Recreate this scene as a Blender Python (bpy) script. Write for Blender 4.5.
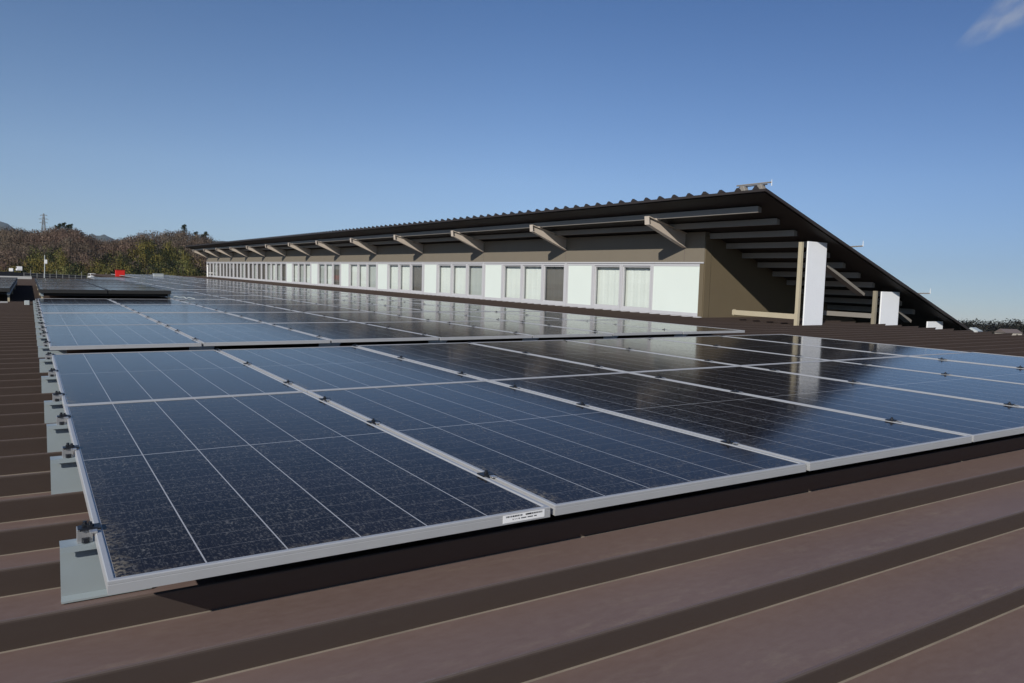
import bpy, bmesh, math, random
from mathutils import Matrix, Vector, noise

for o in list(bpy.data.objects):
    bpy.data.objects.remove(o)
S = bpy.context.scene
COL = S.collection
RNG = random.Random(7)

# ------------------------------------------------------------------ camera, sky, sun
# The roof rises gently away from the eave: roof axes (u along the ribs, v up the slope, w off the sheet)
ROOF = Matrix(((0.999589, -0.000920, -0.028668, 0), (0.0, 0.999486, -0.032058, 0),
               (0.028683, 0.032045, 0.999075, 0), (0, 0, 0, 1)))
CR = ((0.846689, -0.531407, 0.026894), (-0.023371, -0.087637, -0.995878), (0.531574, 0.842571, -0.086621))
cam_d = bpy.data.cameras.new('camera')
cam_d.sensor_width = 36
cam_d.lens = 36 * 766.4 / 1024
cam_d.clip_start = 0.05
cam_d.clip_end = 40000
cam = bpy.data.objects.new('camera', cam_d)
COL.objects.link(cam)
cm = Matrix(((CR[0][0], -CR[1][0], -CR[2][0], -0.104288),
             (CR[0][1], -CR[1][1], -CR[2][1], -1.530096),
             (CR[0][2], -CR[1][2], -CR[2][2], 0.575957), (0, 0, 0, 1)))
cam.matrix_world = ROOF @ cm
S.camera = cam
EYE = cam.matrix_world.translation.copy()

sun_dir = (ROOF.to_3x3() @ Vector((-1.58, -1.05, 1.0))).normalized()
el = math.asin(sun_dir.z)
az = math.atan2(sun_dir.x, sun_dir.y)
sd = bpy.data.lights.new('sun', 'SUN')
sd.energy = 4.6
sd.angle = math.radians(0.5)
sd.color = (1.0, 0.945, 0.86)
sun = bpy.data.objects.new('sun', sd)
COL.objects.link(sun)
sun.rotation_euler = sun_dir.to_track_quat('Z', 'Y').to_euler()

W = bpy.data.worlds.new('World')
S.world = W
W.use_nodes = True
wn, wl = W.node_tree.nodes, W.node_tree.links
sky = wn.new('ShaderNodeTexSky')
sky.sky_type = 'NISHITA'
sky.sun_disc = False
sky.sun_elevation = el
sky.sun_rotation = az
sky.altitude = 1200
sky.air_density = 1.0
sky.dust_density = 0.0
sky.ozone_density = 1.5
bg = wn['Background']
bg.inputs['Strength'].default_value = 0.078

S.view_settings.view_transform = 'Standard'
S.view_settings.look = 'None'
S.view_settings.exposure = 0.0
S.view_settings.gamma = 1.0
S.view_settings.use_curve_mapping = False
S.render.engine = 'CYCLES'
S.cycles.use_denoising = True
S.cycles.max_bounces = 8
S.cycles.diffuse_bounces = 1
S.cycles.transparent_max_bounces = 12


def px_dir(x, y):
    d = Vector((x - 512.0, -(y - 341.5), -766.4))
    return (cam.matrix_world.to_3x3() @ d).normalized()


def at(x, y, dist):
    """World point seen towards picture point x, y, at horizontal distance dist."""
    d = px_dir(x, y)
    return EYE + d * (dist / math.hypot(d.x, d.y))


def build_sky():
    """The Nishita sky, a touch bluer overhead, with one thin wisp of cloud high on the right."""
    tc = wn.new('ShaderNodeTexCoord')
    d = tc.outputs['Generated']

    def mth(op, a, b=None):
        k = wn.new('ShaderNodeMath')
        k.operation = op
        for i, v in enumerate((a, b)):
            if v is None: continue
            if isinstance(v, (int, float)): k.inputs[i].default_value = v
            else: wl.new(v, k.inputs[i])
        return k.outputs[0]

    def dot(vec):
        k = wn.new('ShaderNodeVectorMath')
        k.operation = 'DOT_PRODUCT'
        wl.new(d, k.inputs[0])
        k.inputs[1].default_value = vec
        return k.outputs['Value']

    def cr(fac, stops):
        r = wn.new('ShaderNodeValToRGB')
        e = r.color_ramp.elements
        while len(e) < len(stops): e.new(0.5)
        for k, (p, c) in zip(e, stops):
            k.position, k.color = p, (*c, 1)
        wl.new(fac, r.inputs['Fac'])
        return r.outputs['Color']

    def mix(fac, a, b, mode='MIX'):
        k = wn.new('ShaderNodeMix')
        k.data_type = 'RGBA'
        k.blend_type = mode
        for s_, v in (('Factor', fac), ('A', a), ('B', b)):
            if isinstance(v, tuple): k.inputs[s_].default_value = (*v, 1)
            elif isinstance(v, (int, float)): k.inputs[s_].default_value = v
            else: wl.new(v, k.inputs[s_])
        return k.outputs['Result']
    tint = cr(dot((0, 0, 1)), [(0.0, TINT0), (0.16, TINT1), (0.45, TINT2)])
    col = mix(1.0, sky.outputs[0], tint, 'MULTIPLY')
    side = cr(mth('ADD', mth('MULTIPLY', dot((0.843, -0.538, 0.0)), 0.5), 0.5), [(0.24, (1.0, 0.95, 0.89)), (0.50, (0.89, 0.89, 0.89)), (0.80, (0.59, 0.64, 0.712))])
    col = mix(1.0, col, side, 'MULTIPLY')
    f = px_dir(1004, 16)
    r = f.cross(Vector((0, 0, 1))).normalized()
    u = r.cross(f)
    fw = mth('MAXIMUM', dot(f), 0.05)
    a, b = mth('DIVIDE', dot(r), fw), mth('DIVIDE', dot(u), fw)
    # axis of the wisp runs up to the right
    p = mth('ADD', mth('MULTIPLY', a, 0.84), mth('MULTIPLY', b, 0.54))
    q = mth('SUBTRACT', mth('MULTIPLY', b, 0.84), mth('MULTIPLY', a, 0.54))
    cmb = wn.new('ShaderNodeCombineXYZ')
    wl.new(mth('MULTIPLY', p, 20.0), cmb.inputs[0])
    wl.new(mth('MULTIPLY', q, 42.0), cmb.inputs[1])
    nz = wn.new('ShaderNodeTexNoise')
    nz.inputs['Scale'].default_value = 1.6
    nz.inputs['Detail'].default_value = 6
    wl.new(cmb.outputs[0], nz.inputs['Vector'])
    width = mth('ADD', mth('MULTIPLY', mth('ADD', p, 0.055), 0.30), 0.004)
    across = mth('SUBTRACT', 1.0, mth('DIVIDE', mth('ABSOLUTE', q), mth('MAXIMUM', width, 0.002)))
    along = mth('MINIMUM', mth('MULTIPLY', mth('ADD', p, 0.052), 22.0), mth('MULTIPLY', mth('SUBTRACT', 0.16, p), 14.0))
    m = mth('MINIMUM', mth('MAXIMUM', mth('MULTIPLY', across, 1.5), 0.0), mth('MAXIMUM', along, 0.0))
    m = mth('MINIMUM', m, 1.0)
    m = mth('MULTIPLY', m, mth('MINIMUM', mth('MAXIMUM', mth('MULTIPLY', mth('SUBTRACT', nz.outputs['Fac'], 0.28), 3.0), 0.0), 1.0))
    front = mth('GREATER_THAN', dot(f), 0.5)
    m = mth('MULTIPLY', mth('MULTIPLY', m, front), 0.42)
    col = mix(m, col, (6.0, 6.2, 6.6))
    wl.new(col, bg.inputs['Color'])


TINT0, TINT1, TINT2 = (0.94, 1.04, 1.34), (1.06, 1.19, 1.44), (0.55, 0.86, 1.25)
build_sky()

# ------------------------------------------------------------------ helpers
class MB:
    def __init__(s):
        s.v, s.f = [], []

    def add(s, vs, fs):
        n = len(s.v)
        s.v += [tuple(p) for p in vs]
        s.f += [tuple(i + n for i in f) for f in fs]
        return s

    def box(s, x0, x1, y0, y1, z0, z1):
        return s.add([(x0, y0, z0), (x1, y0, z0), (x1, y1, z0), (x0, y1, z0), (x0, y0, z1), (x1, y0, z1), (x1, y1, z1), (x0, y1, z1)],
                     [(3, 2, 1, 0), (4, 5, 6, 7), (0, 1, 5, 4), (1, 2, 6, 5), (2, 3, 7, 6), (3, 0, 4, 7)])

    def prism(s, prof, axis, a0, a1):
        """Closed outline (two coordinates) pushed along an axis: 'x' outline is (y,z), 'y' outline is (x,z), 'z' outline is (x,y)."""
        def p(q, a):
            return (a, q[0], q[1]) if axis == 'x' else (q[0], a, q[1]) if axis == 'y' else (q[0], q[1], a)
        n = len(prof)
        vs = [p(q, a0) for q in prof] + [p(q, a1) for q in prof]
        fs = [tuple(range(n))[::-1], tuple(range(n, 2 * n))] + [(i, (i + 1) % n, (i + 1) % n + n, i + n) for i in range(n)]
        return s.add(vs, fs)

    def tube(s, p0, p1, r0, r1=None, n=8):
        p0, p1 = Vector(p0), Vector(p1)
        r1 = r0 if r1 is None else r1
        q = (p1 - p0).to_track_quat('Z', 'Y')
        vs = []
        for p, r in ((p0, r0), (p1, r1)):
            for i in range(n):
                a = 2 * math.pi * i / n
                vs.append(p + q @ Vector((r * math.cos(a), r * math.sin(a), 0)))
        return s.add(vs, [tuple(range(n))[::-1], tuple(range(n, 2 * n))] + [(i, (i + 1) % n, (i + 1) % n + n, i + n) for i in range(n)])

    def bar(s, p0, p1, w, h, up=(0, 0, 1)):
        p0, p1 = Vector(p0), Vector(p1)
        d = (p1 - p0).normalized()
        x = d.cross(Vector(up)).normalized()
        y = x.cross(d)
        vs = [p + x * (a * w / 2) + y * (b * h / 2) for p in (p0, p1) for a, b in ((-1, -1), (1, -1), (1, 1), (-1, 1))]
        return s.add(vs, [(3, 2, 1, 0), (4, 5, 6, 7), (0, 1, 5, 4), (1, 2, 6, 5), (2, 3, 7, 6), (3, 0, 4, 7)])

    def mesh(s, name, m, bevel=0.0, seg=1):
        me = bpy.data.meshes.new(name)
        me.from_pydata(s.v, [], s.f)
        bm = bmesh.new()
        bm.from_mesh(me)
        bmesh.ops.recalc_face_normals(bm, faces=bm.faces)
        if bevel:
            bmesh.ops.bevel(bm, geom=list(bm.edges), offset=bevel, segments=seg, affect='EDGES', clamp_overlap=True)
        bm.to_mesh(me)
        bm.free()
        me.materials.append(m)
        return me

    def build(s, name, m, parent=None, bevel=0.0, seg=1):
        return link(name, s.mesh(name, m, bevel, seg), parent)


def link(name, me, parent=None):
    o = bpy.data.objects.new(name, me)
    COL.objects.link(o)
    if parent:
        o.parent = parent
    return o


def tag(o, label=None, cat=None, group=None, kind=None):
    if label: o['label'] = label
    if cat: o['category'] = cat
    if group: o['group'] = group
    if kind: o['kind'] = kind
    return o


def onroof(o, loc=(0, 0, 0), rz=0.0, rx=0.0, ry=0.0):
    o.matrix_world = ROOF @ Matrix.Translation(loc) @ Matrix.Rotation(rz, 4, 'Z') @ Matrix.Rotation(rx, 4, 'X') @ Matrix.Rotation(ry, 4, 'Y')
    return o


def thing(name, label, cat, loc=(0, 0, 0), group=None, rz=0.0):
    o = bpy.data.objects.new(name, None)
    o.empty_display_size = 0.1
    COL.objects.link(o)
    onroof(o, loc, rz)
    return tag(o, label, cat, group)


def dup(root, label, group=None):
    r = root.copy()
    COL.objects.link(r)
    r['label'] = label
    if group: r['group'] = group
    for ch in list(root.children):
        c = ch.copy()
        COL.objects.link(c)
        c.parent = r
        for g in list(ch.children):
            d = g.copy()
            COL.objects.link(d)
            d.parent = c
    return r


# ------------------------------------------------------------------ materials
def nodes_of(m):
    nt = m.node_tree
    return nt.nodes, nt.links, nt.nodes['Principled BSDF']


def mat(name, col, rough=0.6, metal=0.0, var=0.12, scale=6.0, bump=0.0, spec=0.5):
    m = bpy.data.materials.new(name)
    m.use_nodes = True
    n, l, b = nodes_of(m)
    b.inputs['Roughness'].default_value = rough
    b.inputs['Metallic'].default_value = metal
    b.inputs['Specular IOR Level'].default_value = spec
    tc = n.new('ShaderNodeTexCoord')
    nz = n.new('ShaderNodeTexNoise')
    nz.inputs['Scale'].default_value = scale
    nz.inputs['Detail'].default_value = 6
    l.new(tc.outputs['Object'], nz.inputs['Vector'])
    mx = n.new('ShaderNodeMix')
    mx.data_type = 'RGBA'
    mx.inputs['A'].default_value = (*[c * (1 - var) for c in col], 1)
    mx.inputs['B'].default_value = (*[min(1, c * (1 + var)) for c in col], 1)
    l.new(nz.outputs['Fac'], mx.inputs['Factor'])
    l.new(mx.outputs['Result'], b.inputs['Base Color'])
    if bump:
        bp = n.new('ShaderNodeBump')
        bp.inputs['Strength'].default_value = bump
        bp.inputs['Distance'].default_value = 0.01
        l.new(nz.outputs['Fac'], bp.inputs['Height'])
        l.new(bp.outputs['Normal'], b.inputs['Normal'])
    return m


def math_node(n, l, op, a, b=None, c=None):
    k = n.new('ShaderNodeMath')
    k.operation = op
    for i, v in enumerate((a, b, c)):
        if v is None: continue
        if isinstance(v, (int, float)):
            k.inputs[i].default_value = v
        else:
            l.new(v, k.inputs[i])
    return k.outputs[0]


def ramp(n, l, fac, stops):
    r = n.new('ShaderNodeValToRGB')
    e = r.color_ramp.elements
    while len(e) < len(stops):
        e.new(0.5)
    for k, (p, c) in zip(e, stops):
        k.position = p
        k.color = (c, c, c, 1) if isinstance(c, (int, float)) else (*c, 1)
    l.new(fac, r.inputs['Fac'])
    return r.outputs['Color']


def mixc(n, l, fac, a, b):
    k = n.new('ShaderNodeMix')
    k.data_type = 'RGBA'
    for s, v in (('Factor', fac), ('A', a), ('B', b)):
        if isinstance(v, tuple):
            k.inputs[s].default_value = (*v, 1)
        elif isinstance(v, (int, float)):
            k.inputs[s].default_value = v
        else:
            l.new(v, k.inputs[s])
    return k.outputs['Result']


PW, PL, PT = 0.984, 2.03, 0.0265     # solar panel width, length, thickness


def cell_material(black=False):
    m = bpy.data.materials.new('solar_cells')
    m.use_nodes = True
    n, l, b = nodes_of(m)
    tc = n.new('ShaderNodeTexCoord')
    sp = n.new('ShaderNodeSeparateXYZ')
    l.new(tc.outputs['Object'], sp.inputs[0])
    oi = n.new('ShaderNodeObjectInfo')
    x, y = sp.outputs[0], sp.outputs[1]

    def lines(c, lo, hi, count, w):
        t = math_node(n, l, 'MULTIPLY', math_node(n, l, 'SUBTRACT', c, lo), count / (hi - lo))
        fr = math_node(n, l, 'PINGPONG', t, 0.5)           # 0 on a gap, 0.5 in the middle of a cell
        d = math_node(n, l, 'MULTIPLY', fr, (hi - lo) / count)
        return math_node(n, l, 'LESS_THAN', d, w / 2)
    vert = lines(x, 0.014, PW - 0.014, 6, 0.0030)
    hor = lines(y, 0.014, PL - 0.014, 24, 0.0022)
    mid = math_node(n, l, 'LESS_THAN', math_node(n, l, 'ABSOLUTE', math_node(n, l, 'SUBTRACT', y, PL / 2)), 0.0024)
    fing = lines(x, 0.014, PW - 0.014, 54, 0.0009)          # busbars

    # shift the dirt from panel to panel
    off = n.new('ShaderNodeVectorMath')
    off.operation = 'ADD'
    cmb = n.new('ShaderNodeCombineXYZ')
    rr = math_node(n, l, 'MULTIPLY', oi.outputs['Random'], 57.0)
    l.new(rr, cmb.inputs[0]); l.new(rr, cmb.inputs[1])
    l.new(tc.outputs['Object'], off.inputs[0]); l.new(cmb.outputs[0], off.inputs[1])

    def noise_tex(scale, detail=3, stretch=None, rough=0.55):
        v = off.outputs[0]
        if stretch:
            mp = n.new('ShaderNodeMapping')
            mp.inputs['Scale'].default_value = stretch
            l.new(v, mp.inputs[0])
            v = mp.outputs[0]
        k = n.new('ShaderNodeTexNoise')
        k.inputs['Scale'].default_value = scale
        k.inputs['Detail'].default_value = detail
        k.inputs['Roughness'].default_value = rough
        l.new(v, k.inputs['Vector'])
        return k.outputs['Fac']
    cellvar = ramp(n, l, noise_tex(3.0, 2), [(0.35, (0.0040, 0.0034, 0.0064)), (0.65, (0.0075, 0.0062, 0.0105))])
    if black:
        cellvar = ramp(n, l, noise_tex(3.0, 2), [(0.35, (0.020, 0.020, 0.019)), (0.65, (0.028, 0.028, 0.026))])
    c = mixc(n, l, math_node(n, l, 'MULTIPLY', fing, 0.10), cellvar, (0.25, 0.25, 0.27))
    c = mixc(n, l, math_node(n, l, 'MULTIPLY', hor, 0.22), c, (0.45, 0.45, 0.46))
    c = mixc(n, l, math_node(n, l, 'MULTIPLY', math_node(n, l, 'MAXIMUM', vert, mid), 0.72), c, (0.62, 0.63, 0.65))
    # droplets of dried dust, in drifting bands
    big = ramp(n, l, noise_tex(4.0, 4), [(0.3, 0.45), (0.7, 1.0)])
    speck = ramp(n, l, noise_tex(120.0, 2, (1.0, 0.42, 1.0)), [(0.585, 0.0), (0.70, 1.0)])
    fine = ramp(n, l, noise_tex(230.0, 1, (1.0, 0.45, 1.0)), [(0.545, 0.0), (0.69, 1.0)])
    dust = math_node(n, l, 'MULTIPLY', math_node(n, l, 'MULTIPLY_ADD', speck, 0.30, math_node(n, l, 'MULTIPLY', fine, 0.27)), big)
    dust = math_node(n, l, 'ADD', dust, math_node(n, l, 'MULTIPLY_ADD', big, 0.026, 0.010))
    c = mixc(n, l, dust, c, (0.27, 0.26, 0.245))
    # silt gathered along the low frame and the left frame
    edx = math_node(n, l, 'SUBTRACT', x, 0.012)
    edy = math_node(n, l, 'SUBTRACT', y, 0.012)
    near_x = ramp(n, l, edx, [(0.0, 1.0), (0.05, 0.0)])
    near_y = ramp(n, l, edy, [(0.0, 1.0), (0.03, 0.0)])
    corner = ramp(n, l, y, [(0.0, 1.0), (0.55, 0.18)])
    e = math_node(n, l, 'MAXIMUM', math_node(n, l, 'MULTIPLY', near_x, corner), math_node(n, l, 'MULTIPLY', near_y, 0.45))
    gr = ramp(n, l, noise_tex(95.0, 5, None, 0.7), [(0.46, 0.0), (0.60, 1.0)])
    pat = ramp(n, l, noise_tex(5.0, 3), [(0.42, 0.0), (0.58, 1.0)])
    silt = math_node(n, l, 'MULTIPLY', math_node(n, l, 'MULTIPLY', e, gr), math_node(n, l, 'MULTIPLY_ADD', pat, 0.8, 0.15))
    c = mixc(n, l, silt, c, (0.33, 0.28, 0.20))
    l.new(c, b.inputs['Base Color'])
    ro = math_node(n, l, 'MULTIPLY_ADD', math_node(n, l, 'MAXIMUM', dust, silt), 0.5, 0.04 if black else 0.075)
    l.new(ro, b.inputs['Roughness'])
    b.inputs['IOR'].default_value = 1.19
    b.inputs['Specular IOR Level'].default_value = 0.25
    bp = n.new('ShaderNodeBump')
    bp.inputs['Strength'].default_value = 0.035
    bp.inputs['Distance'].default_value = 0.004
    l.new(noise_tex(60.0, 3), bp.inputs['Height'])
    l.new(bp.outputs['Normal'], b.inputs['Normal'])
    return m


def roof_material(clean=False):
    m = bpy.data.materials.new('brown_roof_steel')
    m.use_nodes = True
    n, l, b = nodes_of(m)
    tc = n.new('ShaderNodeTexCoord')

    def nt(scale, detail, stretch, rough=0.55):
        mp = n.new('ShaderNodeMapping')
        mp.inputs['Scale'].default_value = stretch
        l.new(tc.outputs['Object'], mp.inputs[0])
        k = n.new('ShaderNodeTexNoise')
        k.inputs['Scale'].default_value = scale
        k.inputs['Detail'].default_value = detail
        k.inputs['Roughness'].default_value = rough
        l.new(mp.outputs[0], k.inputs['Vector'])
        return k.outputs['Fac']
    c = ramp(n, l, nt(2.2, 6, (0.5, 1, 1)), [(0.3, (0.152, 0.105, 0.093)), (0.7, (0.186, 0.132, 0.119))])
    fine = ramp(n, l, nt(60, 4, (0.4, 1, 1), 0.7), [(0.35, 0.0), (0.75, 1.0)])
    c = mixc(n, l, math_node(n, l, 'MULTIPLY', fine, 0.30), c, (0.23, 0.178, 0.165))
    # dried run-off streaks along the pans
    st = ramp(n, l, nt(2.6, 7, (0.45, 3.2, 1), 0.68), [(0.50, 0.0), (0.68, 1.0)])
    st2 = ramp(n, l, nt(26, 5, (0.5, 1.3, 1), 0.75), [(0.45, 0.0), (0.70, 1.0)])
    c = mixc(n, l, math_node(n, l, 'MULTIPLY', math_node(n, l, 'MULTIPLY', st, st2), 0.42), c, (0.34, 0.285, 0.215))
    # pale scuffs
    sc = ramp(n, l, nt(9, 8, (1, 1, 1), 0.8), [(0.645, 0.0), (0.73, 1.0)])
    c = mixc(n, l, math_node(n, l, 'MULTIPLY', sc, 0.42), c, (0.42, 0.38, 0.35))
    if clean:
        c = mixc(n, l, 0.82, c, (0.072, 0.058, 0.049))  # darker tone for the rib faces: their shade is painted into the colour
    l.new(c, b.inputs['Base Color'])
    l.new(math_node(n, l, 'MULTIPLY_ADD', fine, 0.12, 0.55), b.inputs['Roughness'])
    b.inputs['Specular IOR Level'].default_value = 0.3
    bp = n.new('ShaderNodeBump')
    bp.inputs['Strength'].default_value = 0.12
    bp.inputs['Distance'].default_value = 0.012
    l.new(nt(5, 4, (0.3, 1, 1)), bp.inputs['Height'])
    l.new(bp.outputs['Normal'], b.inputs['Normal'])
    return m


def foliage(name, c0, c1, rough=0.8):
    m = bpy.data.materials.new(name)
    m.use_nodes = True
    n, l, b = nodes_of(m)
    g = n.new('ShaderNodeNewGeometry')
    c = mixc(n, l, g.outputs['Random Per Island'], c0, c1)
    tc = n.new('ShaderNodeTexCoord')
    k = n.new('ShaderNodeTexNoise')
    k.inputs['Scale'].default_value = 0.05
    k.inputs['Detail'].default_value = 3
    l.new(tc.outputs['Object'], k.inputs['Vector'])
    f = ramp(n, l, k.outputs['Fac'], [(0.35, 0.0), (0.65, 1.0)])
    c = mixc(n, l, math_node(n, l, 'MULTIPLY', f, 0.45), c, tuple(0.6 * a + 0.4 * q for a, q in zip(c0, (c1[2], c1[0], c1[1]))))
    l.new(c, b.inputs['Base Color'])
    b.inputs['Roughness'].default_value = rough
    b.inputs['Specular IOR Level'].default_value = 0.2
    tl = n.new('ShaderNodeBsdfTranslucent')
    l.new(c, tl.inputs['Color'])
    ms = n.new('ShaderNodeMixShader')
    ms.inputs[0].default_value = 0.42
    l.new(b.outputs[0], ms.inputs[1])
    l.new(tl.outputs[0], ms.inputs[2])
    l.new(ms.outputs[0], n['Material Output'].inputs['Surface'])
    return m


def sticker_material():
    m = bpy.data.materials.new('barcode_sticker')
    m.use_nodes = True
    n, l, b = nodes_of(m)
    b.inputs['Base Color'].default_value = (0.8, 0.8, 0.8, 1)
    b.inputs['Roughness'].default_value = 0.45
    return m


M = dict(
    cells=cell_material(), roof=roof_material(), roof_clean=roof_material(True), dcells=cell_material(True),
    silt=mat('settled_silt', (0.20, 0.168, 0.135), 0.9, 0, 0.5, 7),
    alu=mat('anodised_aluminium', (0.50, 0.505, 0.51), 0.42, 0.35, 0.06, 14),
    galv=mat('galvanised_steel', (0.33, 0.385, 0.405), 0.45, 0.25, 0.12, 9),
    black=mat('black_clamp_metal', (0.028, 0.031, 0.038), 0.42, 0.5, 0.2, 40),
    steel=mat('bright_bolt_steel', (0.5, 0.5, 0.5), 0.35, 0.7, 0.1, 30),
    dkframe=mat('dark_bronze_frame', (0.018, 0.018, 0.017), 0.6, 0.0, 0.1, 10),
    sticker=sticker_material(), ink=mat('printed_ink', (0.02, 0.02, 0.02), 0.6, 0, 0.1),
    fascia=mat('tan_siding', (0.185, 0.160, 0.122), 0.65, 0, 0.06, 3),
    gable=mat('olive_siding', (0.140, 0.112, 0.070), 0.65, 0, 0.08, 3),
    sill=mat('brown_flashing', (0.155, 0.125, 0.110), 0.5, 0, 0.12, 5),
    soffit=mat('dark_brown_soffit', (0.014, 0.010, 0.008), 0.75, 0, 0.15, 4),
    beam=mat('taupe_painted_steel', (0.235, 0.218, 0.195), 0.55, 0, 0.08, 4),
    arm=mat('beige_painted_steel', (0.54, 0.47, 0.40), 0.5, 0, 0.08, 6),
    tan=mat('tan_painted_steel', (0.26, 0.23, 0.17), 0.55, 0, 0.10, 5),  # darkened cream for the second rake post, shade painted into the colour
    dimcloth=mat('brown_grey_blind', (0.150, 0.140, 0.128), 0.85, 0, 0.12, 3),
    post=mat('cream_painted_steel', (0.44, 0.385, 0.27), 0.5, 0, 0.10, 5),
    fin=mat('white_metal_panel', (0.86, 0.88, 0.90), 0.45, 0, 0.03, 6),
    frame=mat('white_window_frame', (0.50, 0.50, 0.52), 0.4, 0.0, 0.04, 8),
    opal=mat('white_infill_board', (0.71, 0.78, 0.73), 0.35, 0, 0.03, 2),
    curtain=mat('pale_curtain_cloth', (0.76, 0.80, 0.76), 0.85, 0, 0.06, 3),
    grey=mat('grey_curtain_cloth', (0.46, 0.49, 0.47), 0.85, 0, 0.10, 3),
    dark=mat('dim_interior', (0.05, 0.048, 0.045), 0.8, 0, 0.3, 3),
    buroof=mat('dark_roof_steel', (0.040, 0.032, 0.029), 0.5, 0.2, 0.12, 4),
    red=mat('red_painted_sheet', (0.62, 0.018, 0.012), 0.45, 0, 0.06, 6),
    ltgrey=mat('light_grey_sheet', (0.42, 0.46, 0.46), 0.5, 0, 0.08, 6),
    pale=mat('pale_parapet_cap', (0.44, 0.44, 0.42), 0.6, 0, 0.12, 4),
    wall=mat('beige_render', (0.38, 0.35, 0.30), 0.8, 0, 0.08, 1),
    white=mat('white_paint', (0.75, 0.75, 0.74), 0.5, 0, 0.05, 3),
    trunk=mat('bark', (0.10, 0.075, 0.055), 0.9, 0, 0.25, 5),
    ground=mat('winter_field', (0.115, 0.105, 0.060), 0.95, 0, 0.35, 0.03),
    hill=mat('leaf_litter', (0.085, 0.060, 0.040), 0.95, 0, 0.35, 0.05),
    mount=mat('far_wooded_slope', (0.06, 0.07, 0.055), 0.95, 0, 0.25, 0.002),
    brown=foliage('bare_twigs', (0.225, 0.148, 0.112), (0.310, 0.212, 0.163)),
    olive=foliage('bamboo_leaves', (0.210, 0.180, 0.036), (0.420, 0.320, 0.085)),
    green=foliage('evergreen_leaves', (0.024, 0.034, 0.014), (0.070, 0.084, 0.028)),
    farwood=foliage('dark_mixed_wood', (0.030, 0.030, 0.018), (0.068, 0.052, 0.036)),
    rust=foliage('rusty_leaves', (0.24, 0.140, 0.060), (0.40, 0.260, 0.120)),
    pylon=mat('weathered_galvanised_lattice', (0.20, 0.22, 0.24), 0.7, 0, 0.1, 1),
    fence=mat('dull_grey_wire', (0.20, 0.20, 0.19), 0.7, 0, 0.1, 1),
    asphalt=mat('asphalt', (0.05, 0.05, 0.052), 0.9, 0, 0.15, 2),
)
fn_, fl_, fb_ = nodes_of(M['fin'])
ftc, fwv, fbp = fn_.new('ShaderNodeTexCoord'), fn_.new('ShaderNodeTexWave'), fn_.new('ShaderNodeBump')
fwv.inputs['Scale'].default_value = 6.0
fbp.inputs['Strength'].default_value = 0.05
fbp.inputs['Distance'].default_value = 0.006
fl_.new(ftc.outputs['Object'], fwv.inputs['Vector'])
fl_.new(fwv.outputs['Fac'], fbp.inputs['Height'])
fl_.new(fbp.outputs['Normal'], fb_.inputs['Normal'])
glass = bpy.data.materials.new('window_glass')
glass.use_nodes = True
gn, gl, gb = nodes_of(glass)
gt = gn.new('ShaderNodeBsdfTransparent')
gt.inputs['Color'].default_value = (0.96, 0.97, 0.965, 1)
gg = gn.new('ShaderNodeBsdfGlossy')
gg.inputs['Roughness'].default_value = 0.03
gf = gn.new('ShaderNodeFresnel')
gf.inputs['IOR'].default_value = 1.5
gm = gn.new('ShaderNodeMixShader')
gge = gn.new('ShaderNodeNewGeometry')
gk = math_node(gn, gl, 'MULTIPLY', gf.outputs[0], math_node(gn, gl, 'SUBTRACT', 1.0, gge.outputs['Backfacing']))
gl.new(gk, gm.inputs[0]); gl.new(gt.outputs[0], gm.inputs[1]); gl.new(gg.outputs[0], gm.inputs[2])
gl.new(gm.outputs[0], gn['Material Output'].inputs['Surface'])
M['glass'] = glass

# ------------------------------------------------------------------ ground and far setting
GZ = -9.0
sheet = MB()
R_OUT = 13500
ring = [0, 40, 120, 300, 700, 1500, 4000, R_OUT]
sv = [(0, 0, GZ)]
sf = []
NS = 64
for r in ring[1:]:
    for i in range(NS):
        a = 2 * math.pi * i / NS
        sv.append((r * math.cos(a), r * math.sin(a), GZ))
for i in range(NS):
    sf.append((0, 1 + i, 1 + (i + 1) % NS))
for k in range(len(ring) - 2):
    for i in range(NS):
        a, b_ = 1 + k * NS + i, 1 + k * NS + (i + 1) % NS
        sf.append((a, a + NS, b_ + NS, b_))
sheet.add(sv, sf)
tag(sheet.build('ground', M['ground']), kind='structure')


def ridge_height(tab, x):
    if x <= tab[0][0]: return tab[0][1]
    for (x0, y0), (x1, y1) in zip(tab, tab[1:]):
        if x <= x1:
            t = (x - x0) / (x1 - x0)
            t = t * t * (3 - 2 * t)
            return y0 + (y1 - y0) * t
    return tab[-1][1]


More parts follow.
